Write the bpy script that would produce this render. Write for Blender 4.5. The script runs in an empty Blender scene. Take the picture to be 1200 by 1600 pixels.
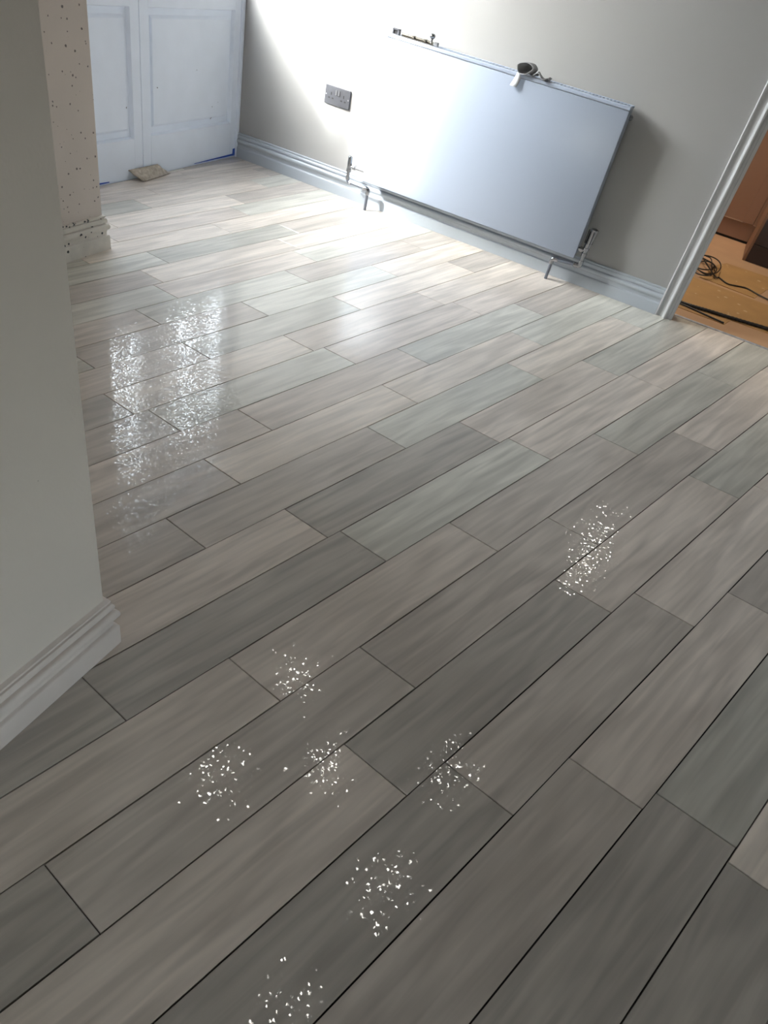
import bpy, bmesh, math, random
from mathutils import Matrix, Vector

# ------------------------------------------------------------------ camera, sky, sun, exposure
scene = bpy.context.scene
C = scene.collection
random.seed(7)

cam_data = bpy.data.cameras.new('camera')
cam_data.sensor_fit = 'HORIZONTAL'
cam_data.sensor_width = 36.0
cam_data.lens = 36.0 * 1062.069 / 1200.0
cam_data.clip_start = 0.02
cam = bpy.data.objects.new('camera', cam_data)
C.objects.link(cam)
cam.matrix_world = Matrix((
    (0.87274795, -0.43018539, 0.23076296, 0.0),
    (0.44761604, 0.51655016, -0.72994234, 0.0),
    (0.19480988, 0.74034888, 0.64337597, 1.18),
    (0, 0, 0, 1)))
scene.camera = cam

world = bpy.data.worlds.new('world')
scene.world = world
world.use_nodes = True
wn = world.node_tree.nodes
wl = world.node_tree.links
wn.clear()
w_out = wn.new('ShaderNodeOutputWorld')
w_bg = wn.new('ShaderNodeBackground')
w_sky = wn.new('ShaderNodeTexSky')
w_sky.sky_type = 'NISHITA'
w_sky.sun_disc = False
w_sky.sun_elevation = math.radians(32.5)
w_sky.sun_rotation = math.radians(222)
w_sky.air_density = 1.0
w_sky.dust_density = 2.0
w_bg.inputs['Strength'].default_value = 8.6
w_hsv = wn.new('ShaderNodeHueSaturation')
w_hsv.inputs['Saturation'].default_value = 0.30
wl.new(w_sky.outputs[0], w_hsv.inputs['Color'])
wl.new(w_hsv.outputs[0], w_bg.inputs[0])
wl.new(w_bg.outputs[0], w_out.inputs[0])

SUN_DIR = Vector((0.92, 1.0, -0.865)).normalized()
sun_data = bpy.data.lights.new('sun', 'SUN')
sun_data.energy = 12.0
sun_data.angle = math.radians(4.5)
sun_data.color = (0.97, 0.98, 1.0)
sun = bpy.data.objects.new('sun', sun_data)
C.objects.link(sun)
sun.rotation_euler = SUN_DIR.to_track_quat('-Z', 'Y').to_euler()
sun.location = (-6, -4, 6)

vs = scene.view_settings
vs.view_transform = 'Standard'
vs.look = 'None'
vs.gamma = 1.0
vs.use_curve_mapping = False
vs.exposure = 0.0
scene.cycles.use_denoising = True
scene.cycles.max_bounces = 10
scene.cycles.diffuse_bounces = 6
scene.cycles.sample_clamp_indirect = 6.0

# key planes of the room (metres; camera stands above the origin)
WALL_Y = 3.578      # wall with the radiator
DOOR_X = -2.557     # face of the glazed doors
PIER_X = -2.046     # face of the splattered pier
PIER_END = 2.016
NEAR_X = -0.685     # face of the near wall
NEAR_END = 0.611
CEIL = 2.45
BACK_Y = -4.2
PLANK_Y = -1.2      # planks end here, carpet beyond
RIGHT_X = 4.3
ADDED_WALL_H = 1.85  # height of the wall added outside to block low skylight
PLANK_X = 1.9       # planks end here, carpet beyond

# ------------------------------------------------------------------ materials
MATS = {}

def mat(name, color, rough=0.5, metal=0.0, spec=0.5, bump=0.0, bump_scale=60.0, var=0.0, var_scale=4.0):
    m = bpy.data.materials.new(name)
    m.use_nodes = True
    nt = m.node_tree
    b = nt.nodes['Principled BSDF']
    b.inputs['Base Color'].default_value = (*color, 1)
    b.inputs['Roughness'].default_value = rough
    b.inputs['Metallic'].default_value = metal
    b.inputs['Specular IOR Level'].default_value = spec
    tc = nt.nodes.new('ShaderNodeTexCoord')
    if var:
        n = nt.nodes.new('ShaderNodeTexNoise')
        n.inputs['Scale'].default_value = var_scale
        n.inputs['Detail'].default_value = 5
        nt.links.new(tc.outputs['Object'], n.inputs['Vector'])
        r = nt.nodes.new('ShaderNodeValToRGB')
        r.color_ramp.elements[0].position = 0.3
        r.color_ramp.elements[1].position = 0.7
        r.color_ramp.elements[0].color = (*[c * (1 - var) for c in color], 1)
        r.color_ramp.elements[1].color = (*[min(1, c * (1 + var)) for c in color], 1)
        nt.links.new(n.outputs['Fac'], r.inputs['Fac'])
        nt.links.new(r.outputs['Color'], b.inputs['Base Color'])
    if bump:
        n2 = nt.nodes.new('ShaderNodeTexNoise')
        n2.inputs['Scale'].default_value = bump_scale
        n2.inputs['Detail'].default_value = 4
        nt.links.new(tc.outputs['Object'], n2.inputs['Vector'])
        bp = nt.nodes.new('ShaderNodeBump')
        bp.inputs['Strength'].default_value = bump
        bp.inputs['Distance'].default_value = 0.002
        nt.links.new(n2.outputs['Fac'], bp.inputs['Height'])
        nt.links.new(bp.outputs['Normal'], b.inputs['Normal'])
    MATS[name] = m
    return m

def add_specks(m, scale, size, color, keep=0.5, zlimit=None):
    """small flecks of dirt: one dot in some cells of a Voronoi field"""
    nt = m.node_tree
    b = nt.nodes['Principled BSDF']
    tc = nt.nodes.new('ShaderNodeTexCoord')
    wob = nt.nodes.new('ShaderNodeTexNoise')
    wob.inputs['Scale'].default_value = scale * 3
    nt.links.new(tc.outputs['Object'], wob.inputs['Vector'])
    mixv = nt.nodes.new('ShaderNodeMix')
    mixv.data_type = 'VECTOR'
    mixv.inputs[0].default_value = 0.25 / scale
    nt.links.new(tc.outputs['Object'], mixv.inputs[4])
    nt.links.new(wob.outputs['Color'], mixv.inputs[5])
    v = nt.nodes.new('ShaderNodeTexVoronoi')
    v.inputs['Scale'].default_value = scale
    nt.links.new(mixv.outputs[1], v.inputs['Vector'])
    sep = nt.nodes.new('ShaderNodeSeparateColor')
    nt.links.new(v.outputs['Color'], sep.inputs[0])
    # radius differs by cell
    rad = nt.nodes.new('ShaderNodeMath'); rad.operation = 'MULTIPLY'
    nt.links.new(sep.outputs[1], rad.inputs[0]); rad.inputs[1].default_value = size * scale
    lt = nt.nodes.new('ShaderNodeMath'); lt.operation = 'LESS_THAN'
    nt.links.new(v.outputs['Distance'], lt.inputs[0]); nt.links.new(rad.outputs[0], lt.inputs[1])
    k = nt.nodes.new('ShaderNodeMath'); k.operation = 'LESS_THAN'
    nt.links.new(sep.outputs[0], k.inputs[0]); k.inputs[1].default_value = keep
    mul = nt.nodes.new('ShaderNodeMath'); mul.operation = 'MULTIPLY'
    nt.links.new(lt.outputs[0], mul.inputs[0]); nt.links.new(k.outputs[0], mul.inputs[1])
    fac = mul.outputs[0]
    if zlimit is not None:
        sx = nt.nodes.new('ShaderNodeSeparateXYZ')
        nt.links.new(tc.outputs['Object'], sx.inputs[0])
        zl = nt.nodes.new('ShaderNodeMath'); zl.operation = 'LESS_THAN'
        nt.links.new(sx.outputs['Z'], zl.inputs[0]); zl.inputs[1].default_value = zlimit
        m2 = nt.nodes.new('ShaderNodeMath'); m2.operation = 'MULTIPLY'
        nt.links.new(fac, m2.inputs[0]); nt.links.new(zl.outputs[0], m2.inputs[1])
        fac = m2.outputs[0]
    mc = nt.nodes.new('ShaderNodeMix'); mc.data_type = 'RGBA'
    inp = b.inputs['Base Color']
    if inp.links:
        nt.links.new(inp.links[0].from_socket, mc.inputs[6])
    else:
        mc.inputs[6].default_value = inp.default_value
    mc.inputs[7].default_value = (*color, 1)
    nt.links.new(fac, mc.inputs[0])
    nt.links.new(mc.outputs[2], inp)

def emit(name, color, strength):
    m = bpy.data.materials.new(name)
    m.use_nodes = True
    nt = m.node_tree
    nt.nodes.clear()
    o = nt.nodes.new('ShaderNodeOutputMaterial')
    e = nt.nodes.new('ShaderNodeEmission')
    e.inputs[0].default_value = (*color, 1)
    e.inputs[1].default_value = strength
    nt.links.new(e.outputs[0], o.inputs[0])
    MATS[name] = m
    return m

def glass_mat():
    m = bpy.data.materials.new('clear_glass')
    m.use_nodes = True
    nt = m.node_tree
    nt.nodes.clear()
    o = nt.nodes.new('ShaderNodeOutputMaterial')
    t = nt.nodes.new('ShaderNodeBsdfTransparent')
    t.inputs[0].default_value = (0.95, 0.97, 0.96, 1)
    g = nt.nodes.new('ShaderNodeBsdfGlossy')
    g.inputs['Roughness'].default_value = 0.02
    mx = nt.nodes.new('ShaderNodeMixShader')
    mx.inputs[0].default_value = 0.05
    nt.links.new(t.outputs[0], mx.inputs[1])
    nt.links.new(g.outputs[0], mx.inputs[2])
    nt.links.new(mx.outputs[0], o.inputs[0])
    MATS['clear_glass'] = m

def plank_mat():
    m = bpy.data.materials.new('grey_wood_plank')
    m.use_nodes = True
    nt = m.node_tree
    N = nt.nodes.new
    L = nt.links.new
    b = nt.nodes['Principled BSDF']
    uv = N('ShaderNodeUVMap'); uv.uv_map = 'plank_uv'
    def streak(su, sv, scale, detail, dist, rough=0.5, rot=0.0):
        mp = N('ShaderNodeMapping')
        mp.inputs['Scale'].default_value = (su, sv, 1)
        mp.inputs['Rotation'].default_value = (0, 0, math.radians(rot))
        L(uv.outputs[0], mp.inputs[0])
        n = N('ShaderNodeTexNoise')
        n.inputs['Scale'].default_value = scale
        n.inputs['Detail'].default_value = detail
        n.inputs['Roughness'].default_value = rough
        n.inputs['Distortion'].default_value = dist
        L(mp.outputs[0], n.inputs['Vector'])
        return n.outputs['Fac']
    a = streak(0.30, 2.0, 1.7, 1.0, 0.9, 0.45, 3.0)
    c = streak(0.30, 4.2, 1.8, 1.5, 0.9, 0.4, 2.5)
    f = streak(0.25, 16.0, 5.0, 2.0, 0.0)
    def ramp(src, lo, hi, p0, p1):
        r = N('ShaderNodeMapRange')
        r.inputs[1].default_value = p0; r.inputs[2].default_value = p1
        r.inputs[3].default_value = lo; r.inputs[4].default_value = hi
        L(src, r.inputs[0])
        return r.outputs[0]
    m1 = N('ShaderNodeMath'); m1.operation = 'MULTIPLY'
    L(ramp(a, 0.87, 1.11, 0.34, 0.66), m1.inputs[0]); L(ramp(c, 0.90, 1.08, 0.34, 0.66), m1.inputs[1])
    m2 = N('ShaderNodeMath'); m2.operation = 'MULTIPLY'
    L(m1.outputs[0], m2.inputs[0]); L(ramp(f, 0.985, 1.015, 0.3, 0.7), m2.inputs[1])
    oi = N('ShaderNodeObjectInfo')
    sc = N('ShaderNodeVectorMath'); sc.operation = 'SCALE'
    L(oi.outputs['Color'], sc.inputs[0]); L(m2.outputs[0], sc.inputs['Scale'])
    L(sc.outputs[0], b.inputs['Base Color'])
    b.inputs['Roughness'].default_value = 0.42
    b.inputs['Specular IOR Level'].default_value = 0.5
    # lacquer with a fine hammered surface: every small cell leans its own way
    tc = N('ShaderNodeTexCoord')
    geo = N('ShaderNodeNewGeometry')
    def facets(scale, amp):
        wob = N('ShaderNodeTexNoise'); wob.inputs['Scale'].default_value = scale * 0.9
        wob.inputs['Detail'].default_value = 1
        L(geo.outputs['Position'], wob.inputs['Vector'])
        wv = N('ShaderNodeVectorMath'); wv.operation = 'MULTIPLY_ADD'
        L(wob.outputs['Color'], wv.inputs[0])
        wv.inputs[1].default_value = (0.9 / scale,) * 3
        L(geo.outputs['Position'], wv.inputs[2])
        v = N('ShaderNodeTexVoronoi'); v.inputs['Scale'].default_value = scale
        v.voronoi_dimensions = '2D'
        L(wv.outputs[0], v.inputs['Vector'])
        s = N('ShaderNodeVectorMath'); s.operation = 'SUBTRACT'
        L(v.outputs['Color'], s.inputs[0]); s.inputs[1].default_value = (0.5, 0.5, 0.5)
        ab = N('ShaderNodeVectorMath'); ab.operation = 'ABSOLUTE'
        L(s.outputs[0], ab.inputs[0])
        sq = N('ShaderNodeVectorMath'); sq.operation = 'MULTIPLY'
        L(s.outputs[0], sq.inputs[0]); L(ab.outputs[0], sq.inputs[1])
        k = N('ShaderNodeVectorMath'); k.operation = 'MULTIPLY'
        L(sq.outputs[0], k.inputs[0]); k.inputs[1].default_value = (amp*2, amp*2, 0)
        return k.outputs[0]
    ad = N('ShaderNodeVectorMath'); ad.operation = 'ADD'
    L(facets(110, 0.030), ad.inputs[0]); L(facets(280, 0.066), ad.inputs[1])
    ad2 = N('ShaderNodeVectorMath'); ad2.operation = 'ADD'
    L(geo.outputs['Normal'], ad2.inputs[0]); L(ad.outputs[0], ad2.inputs[1])
    nn = N('ShaderNodeVectorMath'); nn.operation = 'NORMALIZE'
    L(ad2.outputs[0], nn.inputs[0])
    b.inputs['Coat Weight'].default_value = 1.0
    b.inputs['Coat Roughness'].default_value = 0.045
    b.inputs['Coat IOR'].default_value = 1.45
    L(nn.outputs[0], b.inputs['Coat Normal'])
    MATS['plank'] = m

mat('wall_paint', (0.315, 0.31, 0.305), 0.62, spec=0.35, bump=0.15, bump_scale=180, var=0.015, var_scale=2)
add_specks(MATS['wall_paint'], 5, 0.006, (0.35, 0.34, 0.33), 0.25)
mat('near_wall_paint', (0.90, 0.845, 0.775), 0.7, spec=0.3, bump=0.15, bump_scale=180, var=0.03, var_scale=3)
add_specks(MATS['near_wall_paint'], 9, 0.006, (0.16, 0.15, 0.14), 0.35)
mat('pier_paint', (0.70, 0.62, 0.56), 0.75, spec=0.3, bump=0.2, bump_scale=120, var=0.04, var_scale=3)
add_specks(MATS['pier_paint'], 55, 0.0042, (0.20, 0.17, 0.155), 0.55)
add_specks(MATS['pier_paint'], 26, 0.0050, (0.20, 0.17, 0.15), 0.35)
mat('ceiling_paint', (0.27, 0.265, 0.255), 0.8)
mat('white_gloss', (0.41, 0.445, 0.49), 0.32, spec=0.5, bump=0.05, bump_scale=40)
mat('scuffed_gloss', (0.76, 0.77, 0.78), 0.34, spec=0.5, bump=0.05, bump_scale=40)
add_specks(MATS['scuffed_gloss'], 14, 0.006, (0.12, 0.11, 0.10), 0.3)
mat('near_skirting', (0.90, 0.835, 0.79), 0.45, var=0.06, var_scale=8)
add_specks(MATS['near_skirting'], 20, 0.010, (0.08, 0.06, 0.05), 0.28)
mat('splattered_skirting', (0.74, 0.69, 0.62), 0.5, var=0.12, var_scale=14)
add_specks(MATS['splattered_skirting'], 60, 0.0060, (0.05, 0.05, 0.05), 0.55)
mat('casing_gloss', (0.46, 0.465, 0.47), 0.55, spec=0.3)
add_specks(MATS['casing_gloss'], 16, 0.010, (0.03, 0.03, 0.03), 0.3, zlimit=0.14)
mat('door_paint', (0.80, 0.86, 0.96), 0.42, bump=0.08, bump_scale=50, var=0.02, var_scale=9)
add_specks(MATS['door_paint'], 24, 0.006, (0.16, 0.17, 0.19), 0.12, zlimit=0.45)
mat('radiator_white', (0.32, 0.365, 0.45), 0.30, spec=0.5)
mat('radiator_inside', (0.30, 0.30, 0.30), 0.6)
mat('chrome', (0.34, 0.35, 0.37), 0.18, metal=1.0)
mat('dull_pipe', (0.15, 0.165, 0.20), 0.4, metal=0.6)
mat('brushed_steel', (0.060, 0.061, 0.070), 0.5, metal=0.2, var=0.05, var_scale=60)
mat('black_plastic', (0.012, 0.012, 0.013), 0.4)
mat('dark_gap', (0.02, 0.018, 0.016), 0.9)
mat('screw_steel', (0.40, 0.40, 0.42), 0.3, metal=0.9)
mat('aged_brass', (0.10, 0.09, 0.075), 0.4, metal=0.6, var=0.15, var_scale=60)
mat('grey_paper', (0.26, 0.26, 0.265), 0.85, var=0.12, var_scale=60)
mat('white_paper', (0.60, 0.62, 0.66), 0.8)
mat('carpet_dark', (0.09, 0.085, 0.08), 0.95)
mat('carpet_offcut', (0.42, 0.37, 0.31), 0.95, bump=0.8, bump_scale=400, var=0.25, var_scale=60)
mat('blue_tape', (0.012, 0.07, 0.42), 0.5)
mat('threshold_metal', (0.50, 0.50, 0.52), 0.4, metal=0.7, var=0.2, var_scale=40)
mat('hall_floor', (0.50, 0.31, 0.185), 0.55, var=0.06, var_scale=6)
mat('hardboard', (0.44, 0.255, 0.10), 0.6, var=0.10, var_scale=7)
add_specks(MATS['hardboard'], 26, 0.012, (0.58, 0.42, 0.26), 0.30)
mat('cabinet_brown', (0.28, 0.155, 0.095), 0.45)
mat('cabinet_line', (0.55, 0.38, 0.26), 0.4)
mat('cabinet_dark', (0.026, 0.012, 0.012), 0.35)
mat('worktop', (0.30, 0.27, 0.24), 0.4)
mat('cable_black', (0.014, 0.010, 0.008), 0.45)
mat('lamp_white', (0.8, 0.8, 0.8), 0.4)
mat('paving', (0.42, 0.41, 0.39), 0.85, var=0.08, var_scale=3)
mat('added_wall_render', (0.16, 0.15, 0.14), 0.9, var=0.08, var_scale=3)
mat('leaf_green', (0.035, 0.075, 0.02), 0.6, var=0.3, var_scale=9)
mat('terracotta', (0.30, 0.11, 0.06), 0.8, var=0.08, var_scale=12)
mat('dark_timber', (0.045, 0.035, 0.028), 0.8, var=0.2, var_scale=8)
emit('lamp_lens', (1.0, 0.95, 0.88), 46.0)
emit('kitchen_lens', (1.0, 0.94, 0.85), 120.0)
emit('fill_panel_glow', (1.0, 0.86, 0.68), 20.0)  # glow of the panel added to brighten the room beyond
glass_mat()
plank_mat()

# ------------------------------------------------------------------ mesh helpers
def mesh_obj(name, verts, faces, material, parent=None, smooth=False):
    me = bpy.data.meshes.new(name)
    me.from_pydata([tuple(v) for v in verts], [], faces)
    me.update()
    if material:
        me.materials.append(MATS[material])
    if smooth:
        for p in me.polygons:
            p.use_smooth = True
    o = bpy.data.objects.new(name, me)
    C.objects.link(o)
    if parent is not None:
        o.parent = parent
    return o

class MB:
    """collects shapes into one mesh"""
    def __init__(self):
        self.bm = bmesh.new()
    def box(self, lo, hi, bevel=0.0, seg=1):
        x0, y0, z0 = lo; x1, y1, z1 = hi
        vs_ = [self.bm.verts.new(p) for p in ((x0,y0,z0),(x1,y0,z0),(x1,y1,z0),(x0,y1,z0),(x0,y0,z1),(x1,y0,z1),(x1,y1,z1),(x0,y1,z1))]
        fs = [self.bm.faces.new([vs_[i] for i in f]) for f in ((3,2,1,0),(4,5,6,7),(0,1,5,4),(1,2,6,5),(2,3,7,6),(3,0,4,7))]
        if bevel:
            es = list({e for f in fs for e in f.edges})
            bmesh.ops.bevel(self.bm, geom=es, offset=bevel, segments=seg, affect='EDGES', profile=0.5)
        return self
    def prism(self, pts, mapf, a, b, close=True):
        """pts: 2-D outline; mapf(p, t) -> 3-D; extruded from a to b"""
        A = [self.bm.verts.new(mapf(p, a)) for p in pts]
        B = [self.bm.verts.new(mapf(p, b)) for p in pts]
        n = len(pts)
        for i in range(n if close else n - 1):
            j = (i + 1) % n
            self.bm.faces.new((A[i], A[j], B[j], B[i]))
        if close:
            self.bm.faces.new(A[::-1]); self.bm.faces.new(B)
        return self
    def tube(self, path, r, n=10, caps=True):
        path = [Vector(p) for p in path]
        rings = []
        prev = None
        for i, p in enumerate(path):
            if i == 0: d = path[1] - p
            elif i == len(path) - 1: d = p - path[i-1]
            else: d = (path[i+1] - p).normalized() + (p - path[i-1]).normalized()
            d.normalize()
            if prev is None:
                s = d.orthogonal().normalized()
            else:
                s = (prev - d * prev.dot(d)).normalized()
            prev = s
            t = d.cross(s)
            rr = r[i] if isinstance(r, (list, tuple)) else r
            rings.append([self.bm.verts.new(p + (s * math.cos(2*math.pi*k/n) + t * math.sin(2*math.pi*k/n)) * rr) for k in range(n)])
        for a, b in zip(rings, rings[1:]):
            for k in range(n):
                self.bm.faces.new((a[k], a[(k+1) % n], b[(k+1) % n], b[k]))
        if caps:
            self.bm.faces.new(rings[0][::-1]); self.bm.faces.new(rings[-1])
        return self
    def lathe(self, origin, axis, prof, n=16):
        """prof: list of (distance along axis, radius)"""
        o = Vector(origin); ax = Vector(axis).normalized()
        path = [o + ax * d for d, _ in prof]
        s = ax.orthogonal().normalized(); t = ax.cross(s)
        rings = [[self.bm.verts.new(p + (s * math.cos(2*math.pi*k/n) + t * math.sin(2*math.pi*k/n)) * max(r, 1e-5)) for k in range(n)] for p, (_, r) in zip(path, prof)]
        for a, b in zip(rings, rings[1:]):
            for k in range(n):
                self.bm.faces.new((a[k], a[(k+1) % n], b[(k+1) % n], b[k]))
        self.bm.faces.new(rings[0][::-1]); self.bm.faces.new(rings[-1])
        return self
    def build(self, name, material, parent=None, smooth=False):
        bmesh.ops.recalc_face_normals(self.bm, faces=self.bm.faces)
        me = bpy.data.meshes.new(name)
        self.bm.to_mesh(me); self.bm.free()
        me.materials.append(MATS[material])
        if smooth:
            for p in me.polygons:
                p.use_smooth = True
            me.set_sharp_from_angle(angle=math.radians(40))
        o = bpy.data.objects.new(name, me)
        C.objects.link(o)
        if parent is not None:
            o.parent = parent
        return o

def thing(name, label, cat, loc=(0, 0, 0), group=None, kind=None):
    o = bpy.data.objects.new(name, None)
    C.objects.link(o)
    o.empty_display_size = 0.05
    tag(o, label, cat, group, kind)
    return o

def tag(o, label, cat=None, group=None, kind=None):
    o['label'] = label
    if cat: o['category'] = cat
    if group: o['group'] = group
    if kind: o['kind'] = kind
    return o

def struct(o, label, cat):
    return tag(o, label, cat, kind='structure')

def catmull(pts, n=6):
    P = [Vector(p) for p in pts]
    out = []
    for i in range(len(P) - 1):
        p0 = P[max(i-1, 0)]; p1 = P[i]; p2 = P[i+1]; p3 = P[min(i+2, len(P)-1)]
        for k in range(n):
            t = k / n
            out.append(0.5 * ((2*p1) + (p2-p0)*t + (2*p0-5*p1+4*p2-p3)*t*t + (3*p1-p0-3*p2+p3)*t**3))
    out.append(P[-1])
    return out

# ------------------------------------------------------------------ floor: slab and planks
FLOOR_END = 3.655
slab = MB().box((-2.62, PLANK_Y, -0.10), (PLANK_X, FLOOR_END, -0.010)).build('floor', 'dark_gap')
struct(slab, 'grey wood-effect plank floor of the room', 'floor')

cp = MB().box((PLANK_X, BACK_Y, -0.10), (RIGHT_X, FLOOR_END, 0.002)).box((NEAR_X - 0.05, BACK_Y, -0.10), (PLANK_X, PLANK_Y, 0.002)).build('floor_carpet', 'carpet_dark')
struct(cp, 'dark carpet floor beside and behind the viewer', 'floor')

# plank lattice: u along the planks, v across them, in plank widths, laid slightly askew of the walls
HG = (0.04538457, 0.1361153, -0.93867, 0.1268014, -0.02915593, 0.08935432, -0.01046334, -0.008497441, 1.0)
def lat(u, v):
    w = HG[6]*u + HG[7]*v + HG[8]
    return ((HG[0]*u + HG[1]*v + HG[2]) / w, (HG[3]*u + HG[4]*v + HG[5]) / w)

PLANK_LEN = 4.59
ROW_U = {-17: 13.6, -16: 16.14, -15: 15.15, -14: 17.9, -13: 17.26, -12: 15.76, -11: 12.85, -10: 11.95, -9: 11.65, -8: 10.45,
         -7: 8.15, -6: 10.25, -5: 7.70, -4: 8.0, -3: 9.32, -2: 7.74, -1: 6.23, 0: 7.82, 1: 3.50, 2: 5.04, 3: 1.87, 4: 5.15,
         5: 5.83, 6: 7.0, 7: 7.33, 8: 7.09}
TONES = {'c': (0.77, 0.69, 0.605), 'w': (0.69, 0.615, 0.545), 'g': (0.65, 0.63, 0.56), 'G': (0.55, 0.53, 0.47), 't': (0.57, 0.515, 0.46), 'd': (0.475, 0.44, 0.395)}
TONE_ROWS = {-18: '4d', -17: '2w 3w', -16: '2w 3w 4t', -15: '2G 3c 4g', -14: '1c 2c 3t', -13: '1c 2w 3g', -12: '1g 2c 3c 4w', -11: '1g 2G 3t', -10: '1t 2c 3c 4c', -9: '1g 2w 3g 4g', -8: '1w 2g 3t 4t', -7: '1t 2g 3c', -6: '1w 2G 3c 4t', -5: '0d 1c 2w 3c', -4: '0t 1g 2w 3w', -3: '1w 2w 3g 4t', -2: '0t 1c 2c 3g', -1: '0t 1t 2g 3c 4g', 0: '0w 1d 2w 3G', 1: '-1d 0d 1g 2w 3w', 2: '0w 1w 2t 3G 4G', 3: '-1d 0t 1t 2t 3w', 4: '0w 1d 2w 3G', 5: '0d 1t 2w', 6: '0t 1w 2t', 7: '0d 1G', 8: '0d'}  # dark tone of the first row listed holds the shade by the doors
TONE_OF = {(r, int(k[:-1])): k[-1] for r, ks in TONE_ROWS.items() for k in ks.split()}

def clip(poly, n, c):
    """keep the side n.p <= c"""
    out = []
    for i in range(len(poly)):
        a, b = poly[i], poly[(i+1) % len(poly)]
        da = n[0]*a[0] + n[1]*a[1] - c
        db = n[0]*b[0] + n[1]*b[1] - c
        if da <= 0: out.append(a)
        if (da < 0 < db) or (db < 0 < da):
            t = da / (da - db)
            out.append(tuple(a[k] + (b[k]-a[k])*t for k in range(4)))
    return out

def make_plank(row, j, u0):
    g = 0.0095
    ua, ub = u0 + 0.0055, u0 + PLANK_LEN - 0.0055
    va, vb = row + g, row + 1 - g
    poly = []
    for (u, v) in ((ua, va), (ub, va), (ub, vb), (ua, vb)):
        x, y = lat(u, v)
        poly.append((x, y, u, v))
    for n, c in (((0, 1), FLOOR_END), ((-1, 0), -DOOR_X), ((0, -1), -PLANK_Y), ((1, 0), PLANK_X)):
        poly = clip(poly, n, c)
        if len(poly) < 3: return
    if all(p[0] < NEAR_X - 0.03 and p[1] < NEAR_END - 0.03 for p in poly): return
    if all(p[0] < PIER_X - 0.03 and p[1] < PIER_END - 0.03 for p in poly): return
    cx = sum(p[0] for p in poly) / len(poly); cy = sum(p[1] for p in poly) / len(poly)
    n = len(poly)
    area = 0.5 * sum(poly[i][0]*poly[(i+1) % n][1] - poly[(i+1) % n][0]*poly[i][1] for i in range(n))
    if abs(area) < 0.0004: return
    if area < 0: poly = poly[::-1]
    rnd = random.Random(row * 131 + j * 17 + 5)
    du, dv = rnd.uniform(0, 80), rnd.uniform(0, 80)
    ins = 0.0010
    verts, uvs = [], []
    for p in poly: verts.append((p[0]-cx, p[1]-cy, -0.010)); uvs.append((p[2]+du, p[3]+dv))
    for p in poly: verts.append((p[0]-cx, p[1]-cy, -0.0010)); uvs.append((p[2]+du, p[3]+dv))
    for p in poly:
        d = Vector((cx-p[0], cy-p[1])); d = d / max(d.length, 1e-6)
        verts.append((p[0]-cx + (ins if d.x > 0 else -ins), p[1]-cy + (ins if d.y > 0 else -ins), 0.0)); uvs.append((p[2]+du, p[3]+dv))
    faces = [tuple(range(2*n, 3*n))]
    for i in range(n):
        k = (i+1) % n
        faces.append((i, k, n+k, n+i)); faces.append((n+i, n+k, 2*n+k, 2*n+i))
    o = mesh_obj('plank', verts, faces, 'plank', slab)
    lay = o.data.uv_layers.new(name='plank_uv')
    for loop in o.data.loops:
        lay.data[loop.index].uv = uvs[loop.vertex_index]
    o.location = (cx, cy, 0)
    key = TONE_OF.get((row, j))
    if key is None:
        key = rnd.choice('cwgwtwg')
    t = TONES[key]
    s = rnd.uniform(0.96, 1.04)
    o.color = (t[0]*s, t[1]*s, t[2]*s, 1)

for row in range(-20, 17):
    base = ROW_U.get(row)
    if base is None:
        base = random.Random(row * 7 + 3).uniform(0, PLANK_LEN)
    base = base % PLANK_LEN
    for j in range(-4, 7):
        make_plank(row, j, base + j * PLANK_LEN)

# ------------------------------------------------------------------ walls and ceiling
def wall(name, boxes, material, label):
    m = MB()
    for lo, hi in boxes: m.box(lo, hi)
    return struct(m.build(name, material), label, 'wall')

OPEN_L, OPEN_R, OPEN_H = 0.052, 0.90, 2.03
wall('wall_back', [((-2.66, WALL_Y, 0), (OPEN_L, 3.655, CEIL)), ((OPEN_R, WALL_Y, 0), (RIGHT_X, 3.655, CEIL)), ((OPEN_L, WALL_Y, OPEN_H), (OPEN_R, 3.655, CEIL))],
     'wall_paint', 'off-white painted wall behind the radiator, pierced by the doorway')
wall('wall_pier', [((-2.75, 0.55, 0), (PIER_X, PIER_END, CEIL))], 'pier_paint', 'beige wall end speckled with dark splashes beside the white doors')
wall('wall_near', [((PIER_X - 0.7, BACK_Y, 0), (NEAR_X, NEAR_END, CEIL))], 'near_wall_paint', 'grey painted wall with a square corner nearest the viewer')
WY0, WY1, WZ0, WZ1 = -1.05, -0.35, 0.40, 1.40
wall('wall_right', [((RIGHT_X, BACK_Y, 0), (RIGHT_X + 0.1, WY0, CEIL)), ((RIGHT_X, WY1, 0), (RIGHT_X + 0.1, 3.655, CEIL)), ((RIGHT_X, WY0, 0), (RIGHT_X + 0.1, WY1, WZ0)), ((RIGHT_X, WY0, WZ1), (RIGHT_X + 0.1, WY1, CEIL))], 'wall_paint', 'plain side wall outside the picture, beyond the doorway')
BX0, BX1, BZ0, BZ1 = 0.1, 0.60, 0.6, 1.5
wall('wall_behind', [((NEAR_X, BACK_Y - 0.1, 0), (BX0, BACK_Y, CEIL)), ((BX1, BACK_Y - 0.1, 0), (RIGHT_X, BACK_Y, CEIL)), ((BX0, BACK_Y - 0.1, 0), (BX1, BACK_Y, BZ0)), ((BX0, BACK_Y - 0.1, BZ1), (BX1, BACK_Y, CEIL))], 'wall_paint', 'plain wall behind the viewer')
wall('wall_over_doors', [((-2.66, PIER_END, 2.40), (DOOR_X, WALL_Y, CEIL))], 'wall_paint', 'strip of wall above the glazed double doors')
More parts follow.
